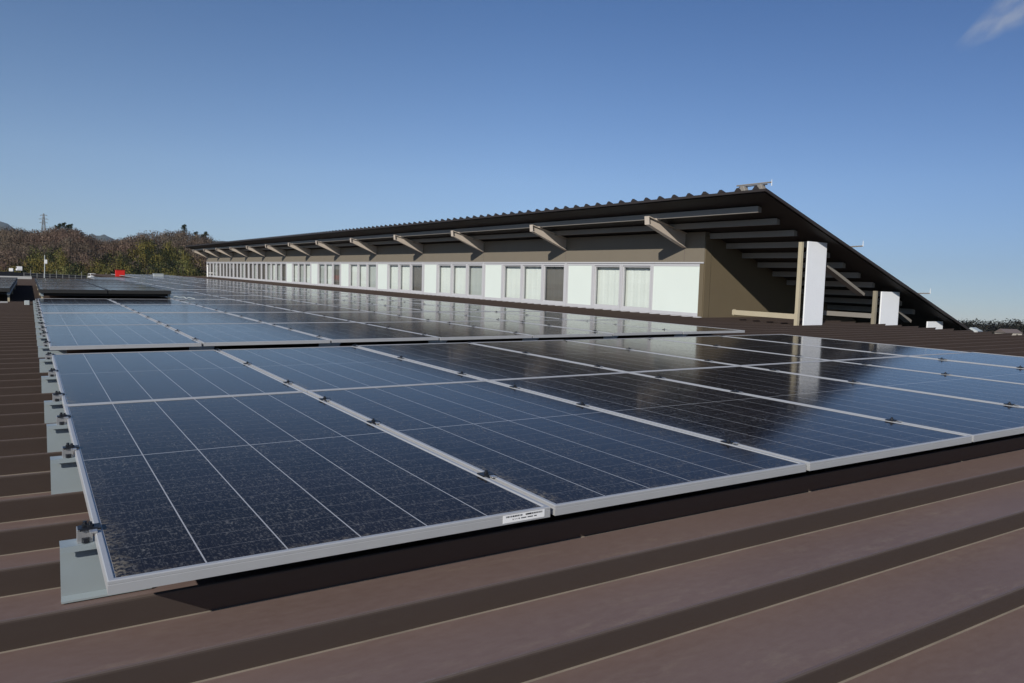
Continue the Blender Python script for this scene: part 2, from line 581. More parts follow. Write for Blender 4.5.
def terrain(name, tab, x0, x1, step, d_foot, d_top, d_back, material, foot_drop, rough, nsub=9, tree_h=0.0):
    """A hill: a sheet that climbs from a foot line to a ridge line and falls behind it. Returns a sampler (px, t) -> point."""
    cols = []
    n = int((x1 - x0) / step) + 1
    crests = []
    for i in range(n):
        x = x0 + i * step
        y = ridge_height(tab, x)
        crest = at(x, y, d_top)
        crest.z -= tree_h
        crests.append((x, crest))

    def sample(x, t):
        y = ridge_height(tab, x)
        c = at(x, y, d_top)
        c.z -= tree_h
        f = at(x, 300, d_foot)
        f.z = GZ + foot_drop
        if t <= 1:
            p = f.lerp(c, t)
            s = t * t * (3 - 2 * t) * 0.55 + t * 0.45
            p.z = f.z + (c.z - f.z) * s
        else:
            b = at(x, 300, d_back)
            b.z = GZ + foot_drop
            q = (t - 1)
            p = c.lerp(b, q)
            p.z = c.z + (b.z - c.z) * (q * q * (3 - 2 * q))
        p.z += rough * noise.noise(Vector((p.x, p.y, 0)) * (0.5 / max(rough, 0.1) * 0.06)) * min(1, 4 * t) * (0.4 if t > 0.85 and t <= 1 else 1)
        return p
    vs, fs = [], []
    ts = [j / nsub for j in range(nsub + 1)] + [1 + (j + 1) / 5 for j in range(5)]
    for i in range(n):
        for t in ts:
            vs.append(sample(x0 + i * step, t))
    m_ = len(ts)
    for i in range(n - 1):
        for j in range(m_ - 1):
            a = i * m_ + j
            fs.append((a, a + m_, a + m_ + 1, a + 1))
    o = MB().add(vs, fs).build(name, material)
    for p in o.data.polygons: p.use_smooth = True
    tag(o, kind='structure')
    return sample


MT = [(-400, 228), (-120, 214), (-40, 219), (0, 221), (8, 223.5), (15, 229), (40, 236), (78, 239), (86, 236.5), (92, 233.5), (98, 236.5), (104, 234.6),
      (109, 237), (116, 240.5), (150, 243), (205, 241.5), (222, 241), (240, 243.5), (300, 250), (380, 262), (520, 285)]
terrain('mountains', MT, -400, 520, 4, 6200, 7800, 10500, M['mount'], 0, 14)
HL = [(-420, 238), (-200, 232), (-60, 229), (0, 229), (15, 228.5), (30, 231), (44, 230), (52, 228), (60, 226.5), (74, 227.5), (84, 233), (95, 238.5), (105, 240.5),
      (116, 239.5), (128, 236), (145, 232.5), (160, 231.5), (172, 230.5), (184, 231.5), (196, 234.5), (207, 236), (216, 241), (232, 248), (262, 258), (330, 274), (420, 292)]
hillA = terrain('hill', HL, -420, 420, 6, 190, 420, 620, M['hill'], 0, 2.0, tree_h=5.0)
HR = [(780, 322), (860, 316), (920, 316), (950, 317.5), (985, 319.5), (1010, 318.5), (1040, 320.5), (1100, 318), (1300, 322), (1500, 330)]
hillB = terrain('hill', HR, 760, 1500, 10, 560, 720, 900, M['hill'], 0, 1.5, tree_h=9.0)


def tuft(mb, c, r, h, n, size, rng, nrm=None):
    """A cloud of small leaf-sized triangles in a lumpy volume around c (base centre)."""
    for _ in range(n):
        while True:
            p = Vector((rng.uniform(-1, 1), rng.uniform(-1, 1), rng.uniform(-1, 1)))
            if 0.10 < p.length < 1: break
        p *= (0.72 + 0.28 * rng.random()) / max(p.length ** 0.35, 0.3)
        q = Vector((c[0] + p.x * r, c[1] + p.y * r, c[2] + h * (0.5 + 0.5 * p.z)))
        s = size * rng.uniform(0.6, 1.5)
        d1 = Vector((rng.uniform(-1, 1), rng.uniform(-1, 1), rng.uniform(-1, 1))).normalized() * s
        d2 = d1.cross(Vector((rng.uniform(-1, 1), rng.uniform(-1, 1), rng.uniform(-1, 1)))).normalized() * s * rng.uniform(0.5, 1)
        mb.add([q - d1 * 0.5, q + d1 * 0.5, q + d2], [(0, 1, 2)])
        if nrm is not None:
            nn = (Vector((p.x, p.y, 0.25 + p.z)) + Vector((rng.uniform(-1, 1), rng.uniform(-1, 1), rng.uniform(-1, 1))) * 0.35).normalized()
            nrm.extend((nn, nn, nn))


def wood(name, sampler, xs, ts, count, material, rr, hh, per, size, rng, cond=None, label=None):
    """A far wood: many crowns of tiny leaf faces, shaded as rounded crowns."""
    mb, nrm, k, tries = MB(), [], 0, 0
    trunks = MB()
    while k < count and tries < count * 12:
        tries += 1
        x = rng.uniform(*xs)
        t = rng.uniform(*ts)
        if cond and not cond(x, t, rng): continue
        p = sampler(x, t)
        h = rng.uniform(*hh)
        r = rng.uniform(*rr)
        tuft(mb, (p.x, p.y, p.z - 0.5), r, h, per, size, rng, nrm)
        n0 = len(mb.v)
        mb.tube((p.x, p.y, p.z - 1), (p.x, p.y, p.z + h * 0.7), 0.16, 0.06, 4)
        for q in mb.v[n0:]:
            nrm.append(Vector((q[0] - p.x, q[1] - p.y, 0.01)).normalized())
        k += 1
    me = bpy.data.meshes.new(name)
    me.from_pydata(mb.v, [], mb.f)
    me.materials.append(material)
    me.polygons.foreach_set('use_smooth', [True] * len(me.polygons))
    me.normals_split_custom_set_from_vertices(nrm)
    return tag(link(name, me), label, None, None, 'stuff')


rng = random.Random(11)
def is_green(x, t, r=None):
    """The belt of bamboo and evergreens at the foot of the hill."""
    top = 0.62 + 0.10 * math.sin(x * 0.045 + 1.2) + 0.05 * math.sin(x * 0.13)
    if x < 32: top -= 0.38 * min(1, (32 - x) / 22)
    if x > 188: top -= 0.25 * min(1, (x - 188) / 40)
    return t < top
wood('bare_woodland', hillA, (-90, 300), (0.05, 1.10), 1700, M['brown'], (2.4, 4.2), (5.0, 7.5), 95, 0.42, rng,
     lambda x, t, r: not is_green(x, t))
wood('bamboo_grove', hillA, (-40, 250), (0.0, 0.7), 560, M['olive'], (1.8, 3.2), (5, 8), 110, 0.40, rng,
     lambda x, t, r: is_green(x, t) and noise.noise(Vector((x * 0.09, t * 8, 3))) > -0.04)
wood('evergreen_thicket', hillA, (-40, 260), (0.0, 0.72), 460, M['green'], (2.0, 3.4), (4.5, 7.5), 110, 0.42, rng,
     lambda x, t, r: is_green(x, t) and noise.noise(Vector((x * 0.09, t * 8, 3))) < 0.08)
wood('rusty_brush', hillA, (-40, 240), (0.0, 0.55), 170, M['rust'], (1.8, 3.0), (4, 6.0), 80, 0.40, rng,
     lambda x, t, r: noise.noise(Vector((x * 0.06, t * 7, 9))) > 0.05)
wood('distant_woodland', hillB, (770, 1480), (0.1, 1.12), 800, M['farwood'], (4, 7), (8, 11), 60, 0.95, rng)


def tree_proto(kind):
    """One tree: tapered trunk with limbs, crown of many small leaf faces in clumps."""
    r = random.Random(kind * 31 + 5)
    tr, cr = MB(), MB()
    H = 9.0
    tr.tube((0, 0, -1), (0.1, 0, H * 0.45), 0.24, 0.16, 7)
    tr.tube((0.1, 0, H * 0.45), (0.0, 0.1, H * 0.9), 0.16, 0.04, 6)
    for i in range(16):
        a = r.uniform(0, 6.28)
        z = r.uniform(0.22, 0.92) * H
        w = (2.5 if kind else 1.7) * (1 - (z / H) ** (1.6 if kind else 1.1)) + 0.5
        e = Vector((math.cos(a) * w, math.sin(a) * w, z + r.uniform(0.1, 0.9)))
        tr.tube((0.05, 0.05, z - 0.4), e, 0.06, 0.02, 4)
        tuft(cr, (e.x * 0.85, e.y * 0.85, e.z - 0.8), r.uniform(0.8, 1.35), r.uniform(1.2, 2.0), 70, 0.36, r)
    tuft(cr, (0, 0, H * 0.82), 0.8, H * 0.22, 90, 0.34, r)
    return tr, cr


protos = []
for kind, mname in ((0, 'green'), (1, 'green'), (1, 'olive')):
    tr, cr = tree_proto(kind)
    protos.append((tr.mesh('trunk', M['trunk']), cr.mesh('crown', M[mname])))
TREES = [('dark_conifer', 0, 'dark conifer poking above the hill crest at far left', 'trees along the hill crest'),
         ('evergreen_tree', 1, 'dark green broad evergreen in the row at the foot of the hill', 'evergreens at the foot of the hill'),
         ('bamboo_clump', 2, 'yellow green bamboo clump at the foot of the hill', 'bamboo clumps at the foot of the hill')]


def plant_tree(kind, p, sc, label=None):
    nm, mi, lb, gp = TREES[kind]
    t = bpy.data.objects.new(nm, None)
    COL.objects.link(t)
    tag(t, label or lb, 'bamboo' if kind == 2 else 'tree', gp)
    link('trunk', protos[mi][0], t)
    link('crown', protos[mi][1], t)
    t.location = p
    t.scale = (sc * RNG.uniform(0.9, 1.15), sc * RNG.uniform(0.9, 1.15), sc)
    t.rotation_euler.z = RNG.uniform(0, 6.28)


for x, sc in ((56, .66), (60, .72), (64, .78), (68, .70), (71, .74)):
    plant_tree(0, hillA(x, 0.985), sc, 'dark conifer in the dark clump on the crest of the left hill')
plant_tree(0, hillA(184, 0.98), 0.92, 'dark conifer standing highest on the crest of the right hump')
for x, sc in ((196, .7), (203, .62), (206, .78)):
    plant_tree(0, hillA(x, 0.97), sc, 'dark conifer on the crest just left of the roof tip')
for i, x in enumerate((88, 94, 101, 107, 112, 119, 158, 164, 169, 176, 181, 188)):
    plant_tree(1, hillA(x, 0.06 + 0.05 * (i % 3)), RNG.uniform(0.75, 1.05))
for i, x in enumerate((38, 46, 54, 63, 72, 80, 127, 134, 141, 149, 155, 192)):
    plant_tree(2, hillA(x, 0.05 + 0.06 * (i % 3)), RNG.uniform(0.7, 0.95))

# pylon on the hill
pb = hillA(43.5, 0.99)
py = bpy.data.objects.new('lattice_pylon', None)
COL.objects.link(py)
py.location = pb
tag(py, 'thin steel lattice pylon standing on the left hill against the sky', 'pylon')
d_p = math.hypot(pb.x - EYE.x, pb.y - EYE.y)
top = at(43.2, 213.5, d_p).z - pb.z
m = MB()
def wd(z): return 1.3 * (1 - z / top) + 0.22
NZ = 9
for k in range(NZ):
    z0, z1 = top * k / NZ, top * (k + 1) / NZ
    for i in range(4):
        a, b_ = math.pi / 2 * i + .4, math.pi / 2 * (i + 1) + .4
        c = lambda an, z: (math.cos(an) * wd(z), math.sin(an) * wd(z), z)
        m.tube(c(a, z0), c(a, z1), 0.11, 0.11, 4)
        m.tube(c(a, z0), c(b_, z1), 0.06, 0.06, 4)
        m.tube(c(b_, z0), c(a, z1), 0.06, 0.06, 4)
m.build('tower', M['pylon'], py)
for zf, w in ((0.93, 1.7), (0.80, 2.2), (0.67, 1.9)):
    a = MB()
    dx = Vector((0.85, -0.53, 0))
    a.tube(-dx * w + Vector((0, 0, top * zf)), dx * w + Vector((0, 0, top * zf)), 0.10, 0.10, 4)
    a.tube(-dx * w + Vector((0, 0, top * zf)), Vector((0, 0, top * zf + 0.8)), 0.06, 0.06, 4)
    a.tube(dx * w + Vector((0, 0, top * zf)), Vector((0, 0, top * zf + 0.8)), 0.06, 0.06, 4)
    a.build('cross_arm', M['pylon'], py)

# ------------------------------------------------------------------ main building: brown ribbed roof
P0, PITCH = 0.106, 0.2855          # first rib in front of the array, rib spacing
ZV, ZC = -0.156, -0.083           # pan level, rib top level
U0, U1, V0, V1 = -4.5, 12.22, -3.0, 54.0
mainb = thing('main_building', 'long low building under a brown ribbed metal roof carrying the solar panels', 'building', (0, 0, ZV))


def ribbed(u0, u1, v0, v1, name, parent):
    k0 = math.ceil((v0 + 0.1 - P0) / PITCH)
    prof = [(v0, ZV)]
    k = k0
    while P0 + k * PITCH < v1 - 0.12:
        r = P0 + k * PITCH
        prof += [(r + 0.030, ZV), (r + 0.034, ZV + 0.0015), (r + 0.002, ZC - 0.006), (r + 0.001, ZC - 0.002), (r + 0.004, ZC), (r + 0.011, ZC - 0.001), (r + 0.050, ZV)]
        k += 1
    prof.append((v1, ZV))
    vs, fs = [], []
    for v, z in prof:
        vs += [(u0, v, z - ZV), (u1, v, z - ZV)]
    for i in range(len(prof) - 1):
        fs.append((2 * i, 2 * i + 1, 2 * i + 3, 2 * i + 2))
    me = bpy.data.meshes.new(name)
    me.from_pydata(vs, [], fs)
    me.materials.append(M['roof'])
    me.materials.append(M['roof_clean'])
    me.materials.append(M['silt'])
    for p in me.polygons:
        p.material_index = 2 if p.index % 7 == 1 else 1 if 2 <= p.index % 7 <= 4 else 0      # pans carry dust, the rib faces have their shade painted into the colour
    o = link(name, me, parent)
    return o


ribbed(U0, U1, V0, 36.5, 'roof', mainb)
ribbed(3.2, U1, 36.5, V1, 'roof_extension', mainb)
wl_ = MB()
wl_.box(U0 + 0.2, U1 - 0.2, V0 + 0.2, 36.3, GZ - 2.5, -0.06)
wl_.box(3.4, U1 - 0.2, 36.31, V1 - 0.2, GZ - 2.5, -0.06)
wl_.build('wall', M['wall'], mainb)
cap = MB()
cap.box(U0, -0.02, 33.4, 33.7, 0.0, 0.17)
cap.build('parapet_cap', M['pale'], mainb)

# ------------------------------------------------------------------ solar panels
def ordn(i):
    return ['first', 'second', 'third', 'fourth', 'fifth', 'sixth', 'seventh', 'eighth', 'ninth', 'tenth', 'eleventh', 'twelfth', 'thirteenth',
            'fourteenth', 'fifteenth', 'sixteenth', 'seventeenth', 'eighteenth', 'nineteenth', 'twentieth', 'twenty-first', 'twenty-second', 'twenty-third',
            'twenty-fourth', 'twenty-fifth', 'twenty-sixth', 'twenty-seventh'][i]


LIP = 0.0125
def frame_mesh(material, thick, name='frame'):
    f = MB()
    prof_out = [(0, 0), (PW, 0), (PW, PL), (0, PL)]
    prof_in = [(LIP, LIP), (PW - LIP, LIP), (PW - LIP, PL - LIP), (LIP, PL - LIP)]
    e = 0.0018
    vs = []
    # outer foot, outer wall top, top outer (chamfered), top inner, inner drop, underside inner, closes to outer foot
    def loop(d, z):
        return [(d, d, z), (PW - d, d, z), (PW - d, PL - d, z), (d, PL - d, z)]
    rings = [loop(0, -thick), loop(0, -0.009), loop(0.0012, -0.008), loop(0, -0.007), loop(0, -e), loop(e, 0), loop(LIP - e, 0), loop(LIP, -e), loop(LIP, -0.006), loop(0.003, -0.006), loop(0.003, -thick + 0.002), loop(0.02, -thick + 0.002), loop(0.02, -thick)]
    for r in rings: vs += r
    fs = []
    n = len(rings)
    for k in range(n):
        for i in range(4):
            j = (i + 1) % 4
            a, b_ = k * 4, ((k + 1) % n) * 4
            fs.append((a + i, a + j, b_ + j, b_ + i))
    return f.add(vs, fs).mesh(name, material)


def glass_mesh(m):
    return MB().box(LIP - 0.003, PW - LIP + 0.003, LIP - 0.003, PL - LIP + 0.003, -0.0058, -0.0026).mesh('glass', m)


FRAME, GLASS, DGLASS = frame_mesh(M['alu'], PT), glass_mesh(M['cells']), glass_mesh(M['dcells'])
DFRAME = frame_mesh(M['dkframe'], 0.060)


def clamp_mesh():
    c = MB()
    c.box(-0.029, 0.013, -0.018, 0.018, 0.0015, 0.0045)     # pressure plate over both frames
    c.box(-0.029, -0.026, -0.018, 0.018, 0.0005, 0.0015)
    c.box(0.010, 0.013, -0.018, 0.018, 0.0005, 0.0015)
    return c.mesh('clamp', M['black'], 0.0008)


def bolt_mesh():
    c = MB()
    c.tube((-0.008, 0, 0.0045), (-0.008, 0, 0.0095), 0.0075, 0.0075, 6)
    c.tube((-0.008, 0, 0.0095), (-0.008, 0, 0.0150), 0.0038, 0.0038, 8)
    return c.mesh('bolt', M['black'])


def hook_mesh():
    c = MB()
    c.box(-0.011, 0.004, -0.040, -0.023, 0.0004, 0.0045)    # bright lip of the rail nut in front of the plate
    return c.mesh('hook', M['steel'], 0.0006)


CLAMP, BOLT, HOOK = clamp_mesh(), bolt_mesh(), hook_mesh()


def make_panel(label, group, loc, clamps, jitter=0.0, dark=False):
    p = thing('solar_panel', label, 'solar panel', loc, group)
    if jitter:
        onroof(p, loc, 0, RNG.gauss(0, jitter), RNG.gauss(0, jitter))
    link('frame', DFRAME if dark else FRAME, p)
    link('glass', DGLASS if dark else GLASS, p)
    for y in clamps:
        c = link('clamp', CLAMP, p)
        c.location = (0, y, 0)
        link('bolt', BOLT, c)
        link('hook', HOOK, c)
    return p


def rib_before(n):
    return P0 + n * PITCH - 0.058


CLAMP_RIBS = [1, 4, 6, 8, 11, 14, 17, 20, 22, 24, 27, 30, 32, 35, 37, 39, 42, 44]
RAILS = [rib_before(n) for n in CLAMP_RIBS]
ROWS = [0.0, 2.045, 4.60, 6.645, 8.76, 10.805]
v = 12.90
while v < 49.5:
    ROWS.append(v)
    v += 2.045
CJ = [(0, 0), (0.001, 0.0005), (-0.001, 0.001), (0.0, 0.0005), (-0.001, 0.001), (0.001, 0.0), (0.0, 0.001)]
COLW = ['leftmost', 'second from left', 'third from left', 'middle', 'third from right', 'second from right', 'rightmost']
for ri, v in enumerate(ROWS):
    for ci in range(7):
        if ri >= 6 and ci < 2: continue
        if v > 34 and ci < 4: continue
        rowname = 'the front row' if ri == 0 else 'the %s row back' % ordn(ri)
        if ri == 0 and ci == 0:
            lb = 'dusty solar panel at near left corner with barcode sticker on its front frame'
        elif ri < 6:
            lb = 'solar panel %s of seven in %s' % (COLW[ci], rowname)
        elif v < 34:
            lb = 'solar panel %s of five in %s, by raised panels' % (['leftmost', 'second from left', 'middle', 'second from right', 'rightmost'][ci - 2], rowname)
        else:
            lb = 'solar panel %s of three in %s near far roof end' % (['leftmost', 'middle', 'rightmost'][ci - 4], rowname)
        dv, dz = CJ[ci]
        if ri >= 2: dv, dz = RNG.uniform(-.004, .004), RNG.uniform(0, .003)
        rl = [r for r in RAILS if v < r < v + PL]
        if ri >= 6:
            rl = [v + 0.25, v + 1.05, v + 1.8]
        make_panel(lb, 'solar panels of the big array', (ci * 1.0 + 0.004, v + dv, dz), [r - v - dv for r in rl], 0.0009)

# barcode sticker on the first panel
p00 = [o for o in bpy.data.objects if o.name == 'solar_panel'][0]
st = MB()
st.box(0.845, 0.966, -0.0010, -0.0002, -0.0225, -0.0035)
stk = st.build('sticker', M['sticker'], p00)
ink = MB()
r_ = random.Random(3)
x = 0.853
while x < 0.958:
    w = r_.choice((0.0008, 0.0012, 0.0018, 0.0024))
    if not 0.900 < x < 0.906:
        ink.box(x, x + w, -0.0016, -0.0010, -0.0098, -0.0058)
    x += w + r_.choice((0.0009, 0.0014, 0.002))
x = 0.872
while x < 0.940:                                      # the tiny number under the bars
    w = r_.uniform(0.0012, 0.0022)
    ink.box(x, x + w, -0.0016, -0.0010, -0.0165, -0.0140)
    x += w + r_.choice((0.001, 0.001, 0.004))
ink.build('barcode', M['ink'], stk)

# brackets that carry the panels: a row along the left edge, and those seen in the gap between the two blocks
def bracket(x, y, label, group, edge=True):
    r = thing('mounting_bracket', label, 'bracket', (x, y, ZV), group)
    h = -ZV - 0.0275
    b = MB()
    prof = [(0.0, 0.0), (0.0, h - 0.004), (-0.019, h - 0.004), (-0.019, h - 0.013), (-0.022, h - 0.013), (-0.022, h), (0.028, h), (0.028, h - 0.004), (0.003, h - 0.004), (0.003, 0.003), (0.012, 0.003), (0.012, 0.0)]
    b.prism(prof, 'x', -0.062, 0.115)
    b.prism([(-0.016, 0.003), (-0.016, 0.007), (-0.0005, 0.014), (-0.0005, 0.003)], 'x', -0.062, 0.115)   # folded foot lip
    b.build('channel', M['galv'], r)
    if not edge: return
    e = MB()
    e.box(-0.030, 0.0, -0.010, -0.006, h, h + 0.0275)
    e.box(-0.030, -0.026, -0.006, 0.018, h, h + 0.0275)
    e.box(-0.030, 0.003, -0.012, 0.018, h + 0.0275, h + 0.0305)
    ec = e.build('end_clamp', M['steel'], r, 0.0006)
    q = MB()
    q.box(-0.028, 0.011, -0.013, 0.013, h + 0.0305, h + 0.0325)
    q.tube((-0.014, 0.004, h + 0.001), (-0.014, 0.004, h + 0.044), 0.0042, 0.0042, 8)
    q.tube((-0.014, 0.004, h + 0.0335), (-0.014, 0.004, h + 0.0375), 0.0065, 0.0065, 6)
    q.tube((-0.014, -0.012, h + 0.001), (-0.014, -0.012, h + 0.012), 0.0075, 0.0075, 6)
    q.build('bolt', M['black'], ec)


for i, y in enumerate(RAILS):
    pos = 'nearest to the camera' if i == 0 else 'the %s from the front' % ordn(i)
    bracket(0.0, y, 'pale galvanised bracket under the panels, %s along the left edge' % pos, 'brackets along the left edge')
for k in range(1, 7):
    bracket(k * 1.0 - 0.03, 4.645, 'pale bracket in the gap between the panel blocks, under the %s seam from left' % ordn(k - 1), 'brackets in the gap', False)

# raised black panels on a low frame, and a second block past the gap
RZ = 0.135
def raised_block(u0, ncol, v0, nrow, where, grp):
    for r in range(nrow):
        for c in range(ncol):
            rn = ['nearest', 'second', 'third', 'fourth', 'farthest'][r]
            cn = ['left', 'right'][c] if ncol == 2 else ['left', 'middle', 'right'][c]
            make_panel('raised black solar panel, %s column, %s of five, %s' % (cn, rn, where), grp, (u0 + c, v0 + r * 2.045, RZ), [0.3, 1.7], 0.0006, True)
    fr = thing('support_frame', 'low steel frame holding up the black panels %s' % where, 'frame', (u0, v0, ZV), 'frames under the raised panels')
    L, W_ = nrow * 2.045, ncol * 1.0
    zt = RZ - ZV - 0.062
    for x in (0.02, W_ - 0.06):
        MB().box(x, x + 0.04, 0.05, L - 0.05, zt - 0.05, zt).build('side_beam', M['galv'], fr)
    for y in (0.10, L * 0.33, L * 0.66, L - 0.15):
        MB().box(0.061, W_ - 0.061, y, y + 0.04, zt - 0.045, zt - 0.003).build('cross_beam', M['dkframe'], fr)
        for x in (0.025, W_ - 0.055):
            MB().box(x, x + 0.03, y + 0.005, y + 0.035, 0.0, zt - 0.05).build('leg', M['post'], fr)


raised_block(0.03, 2, 13.15, 5, 'beyond the blue array', 'raised black solar panels')
raised_block(-2.36, 2, 13.6, 5, 'at left picture edge', 'raised black solar panels')

# junction bits on the roof beside the raised block
jb = thing('junction_box', 'small pale cable junction box on the roof left of the raised panels', 'box', (-0.14, 12.6, ZV))
MB().box(-0.035, 0.035, -0.04, 0.04, 0.04, 0.13).build('casing', M['ltgrey'], jb, 0.006)
MB().box(-0.05, 0.05, -0.05, 0.05, 0.0, 0.04).build('foot', M['galv'], jb, 0.004)
cb = MB()
pts = [(-4.4 + i * 0.25, 12.95 + 0.03 * math.sin(i * 1.7), 0.085) for i in range(17)]
for a, b_ in zip(pts, pts[1:]):
    cb.tube(a, b_, 0.014, 0.014, 6)
cab = cb.build('conduit', M['pale'])
onroof(cab, (0, 0, ZV))
tag(cab, 'thin conduit laid across the roof in front of the left raised panels', 'conduit')
lead = MB()
r_ = random.Random(9)
pts = [(2.05 + i * 0.03, 13.25 - 0.10 * i + r_.uniform(-.06, .06), 0.010 + 0.030 * abs(math.sin(i * 1.9))) for i in range(9)]
for a, b_ in zip(pts, pts[1:]):
    lead.tube(a, b_, 0.007, 0.007, 6)
ld = lead.build('panel_cable', M['ltgrey'])
onroof(ld, (0, 0, 0.0))
tag(ld, 'thin looping grey cable at the right front corner of the raised panels', 'cable')

# ------------------------------------------------------------------ the building with the single pitch roof
UW, VG, VF = 10.0, 8.20, 53.2          # window wall, near gable wall, far end
UE, ZE, SL, VR, VB = 8.87, 1.88, 0.363, 6.0, 54.3   # eave, its height, slope, near rake, far rake
def soff(u): return ZE - SL * (u - UE)
UB = 14.95
bld = thing('clerestory_building', 'long clerestory building with a steep brown roof rising above the panels', 'building', (UW, VG, ZV))
def L(u, v, z): return (u - UW, v - VG, z - ZV)
def lbox(mb, u0, u1, v0, v1, z0, z1):
    return mb.box(u0 - UW, u1 - UW, v0 - VG, v1 - VG, z0 - ZV, z1 - ZV)

# roof slab with ribs that show on its edge
rf = MB()
T = 0.028
rf.prism([(UE - UW, ZE - ZV), (UE - UW, ZE + T - ZV), (UB - UW, soff(UB) + T - ZV), (UB - UW, soff(UB) - ZV)], 'y', VR - VG, VB - VG)
roofo = rf.build('roof', M['buroof'], bld)
rb = MB()
v = VR + 0.17
while v < VB - 0.1:
    za, zb = ZE + T - ZV + 0.0015, soff(UB) + T - ZV + 0.0015
    a = [(UE - UW - 0.004, v - VG - 0.062, za), (UE - UW - 0.004, v - VG - 0.022, za + 0.046), (UE - UW - 0.004, v - VG + 0.022, za + 0.046), (UE - UW - 0.004, v - VG + 0.062, za)]
    b_ = [(UB - UW, p[1], p[2] - za + zb) for p in a]
    rb.add(a + b_, [(0, 1, 2, 3), (7, 6, 5, 4), (0, 4, 5, 1), (1, 5, 6, 2), (2, 6, 7, 3), (3, 7, 4, 0)])
    v += 0.335
rb.build('roof_ribs', M['buroof'], roofo)
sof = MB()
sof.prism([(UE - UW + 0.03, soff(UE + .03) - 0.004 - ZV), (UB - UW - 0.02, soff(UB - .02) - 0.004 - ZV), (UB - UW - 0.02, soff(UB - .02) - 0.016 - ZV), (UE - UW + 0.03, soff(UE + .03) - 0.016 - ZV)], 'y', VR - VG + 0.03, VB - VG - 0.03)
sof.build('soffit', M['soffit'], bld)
trim = MB()
trim.prism([(UE - UW - 0.014, ZE - 0.010 - ZV), (UE - UW - 0.014, ZE + 0.012 - ZV), (UE - UW - 0.002, ZE + 0.012 - ZV), (UE - UW - 0.002, ZE - 0.010 - ZV)], 'y', VR - VG - 0.01, VB - VG)
trim.build('eave_trim', M['buroof'], bld)
rk = MB()
rk.prism([(UE - UW - 0.01, ZE - 0.012 - ZV), (UE - UW - 0.01, ZE + T + 0.004 - ZV), (UB - UW + 0.01, soff(UB) + T + 0.004 - ZV), (UB - UW + 0.01, soff(UB) - 0.012 - ZV)], 'y', VR - VG - 0.026, VR - VG - 0.012)
rk.build('rake_trim', M['buroof'], bld)

# window wall: base strip, siding band above the windows
z_s, z_t = -0.075, 0.865
mb = MB()
lbox(mb, UW + 0.0, UW + 0.18, VG, VF, z_t + 0.03, 1.425)
wal = mb.build('wall', M['fascia'], bld)
mb = MB()
lbox(mb, UW - 0.03, UW + 0.20, VG - 0.02, VF, -0.30, z_s - 0.022)
lbox(mb, UW - 0.07, UW - 0.031, VG - 0.04, VF, -0.30, z_s - 0.055)
mb.build('base_flashing', M['sill'], bld)
mb = MB()
lbox(mb, UW + 0.55, UW + 0.60, VG + 0.16, VF - 0.05, -0.2, z_t + 0.6)
lbox(mb, UW + 0.19, UW + 0.54, VG + 0.16, VF - 0.05, z_t + 0.10, z_t + 0.14)
mb.build('inner_wall', M['dark'], bld)
bv = [8.69 + 3.66 * i for i in range(13)]
mb = MB()
for v in bv:
    lbox(mb, UW - 0.0025, UW + 0.001, v - 0.006, v + 0.006, z_t + 0.04, 1.40)
mb.build('panel_joints', M['sill'], wal)
# gable wall and its corner trim
gp = []
mb = MB()
mb.prism([(0.181, -0.25 - ZV), (UB - UW - 0.4, -0.25 - ZV), (UB - UW - 0.4, soff(UB - 0.4) - 0.018 - ZV), (0.181, soff(UW + .181) - 0.018 - ZV)], 'y', 0.0, 0.12)
gw = mb.build('gable_wall', M['gable'], bld)
mb = MB()
lbox(mb, UW + 0.001, UW + 0.18, VG, VG + 0.10, -0.25, z_t + 0.03)
lbox(mb, UW + 0.02, UW + 0.16, VG - 0.012, VG - 0.0005, -0.12, 1.36)
mb.build('corner_trim', M['gable'], bld)
mb = MB()
lbox(mb, UW + 0.185, UB - 0.45, VG - 0.02, VG - 0.0005, -0.25, -0.10)
mb.build('gable_flashing', M['sill'], bld)
mb = MB()
mb.prism([(0.181, -0.25 - ZV), (UB - UW - 0.4, -0.25 - ZV), (UB - UW - 0.4, soff(UB - 0.4) - 0.018 - ZV), (0.181, soff(UW + .181) - 0.018 - ZV)], 'y', VF - VG - 0.12, VF - VG)
mb.build('gable_wall', M['gable'], bld)

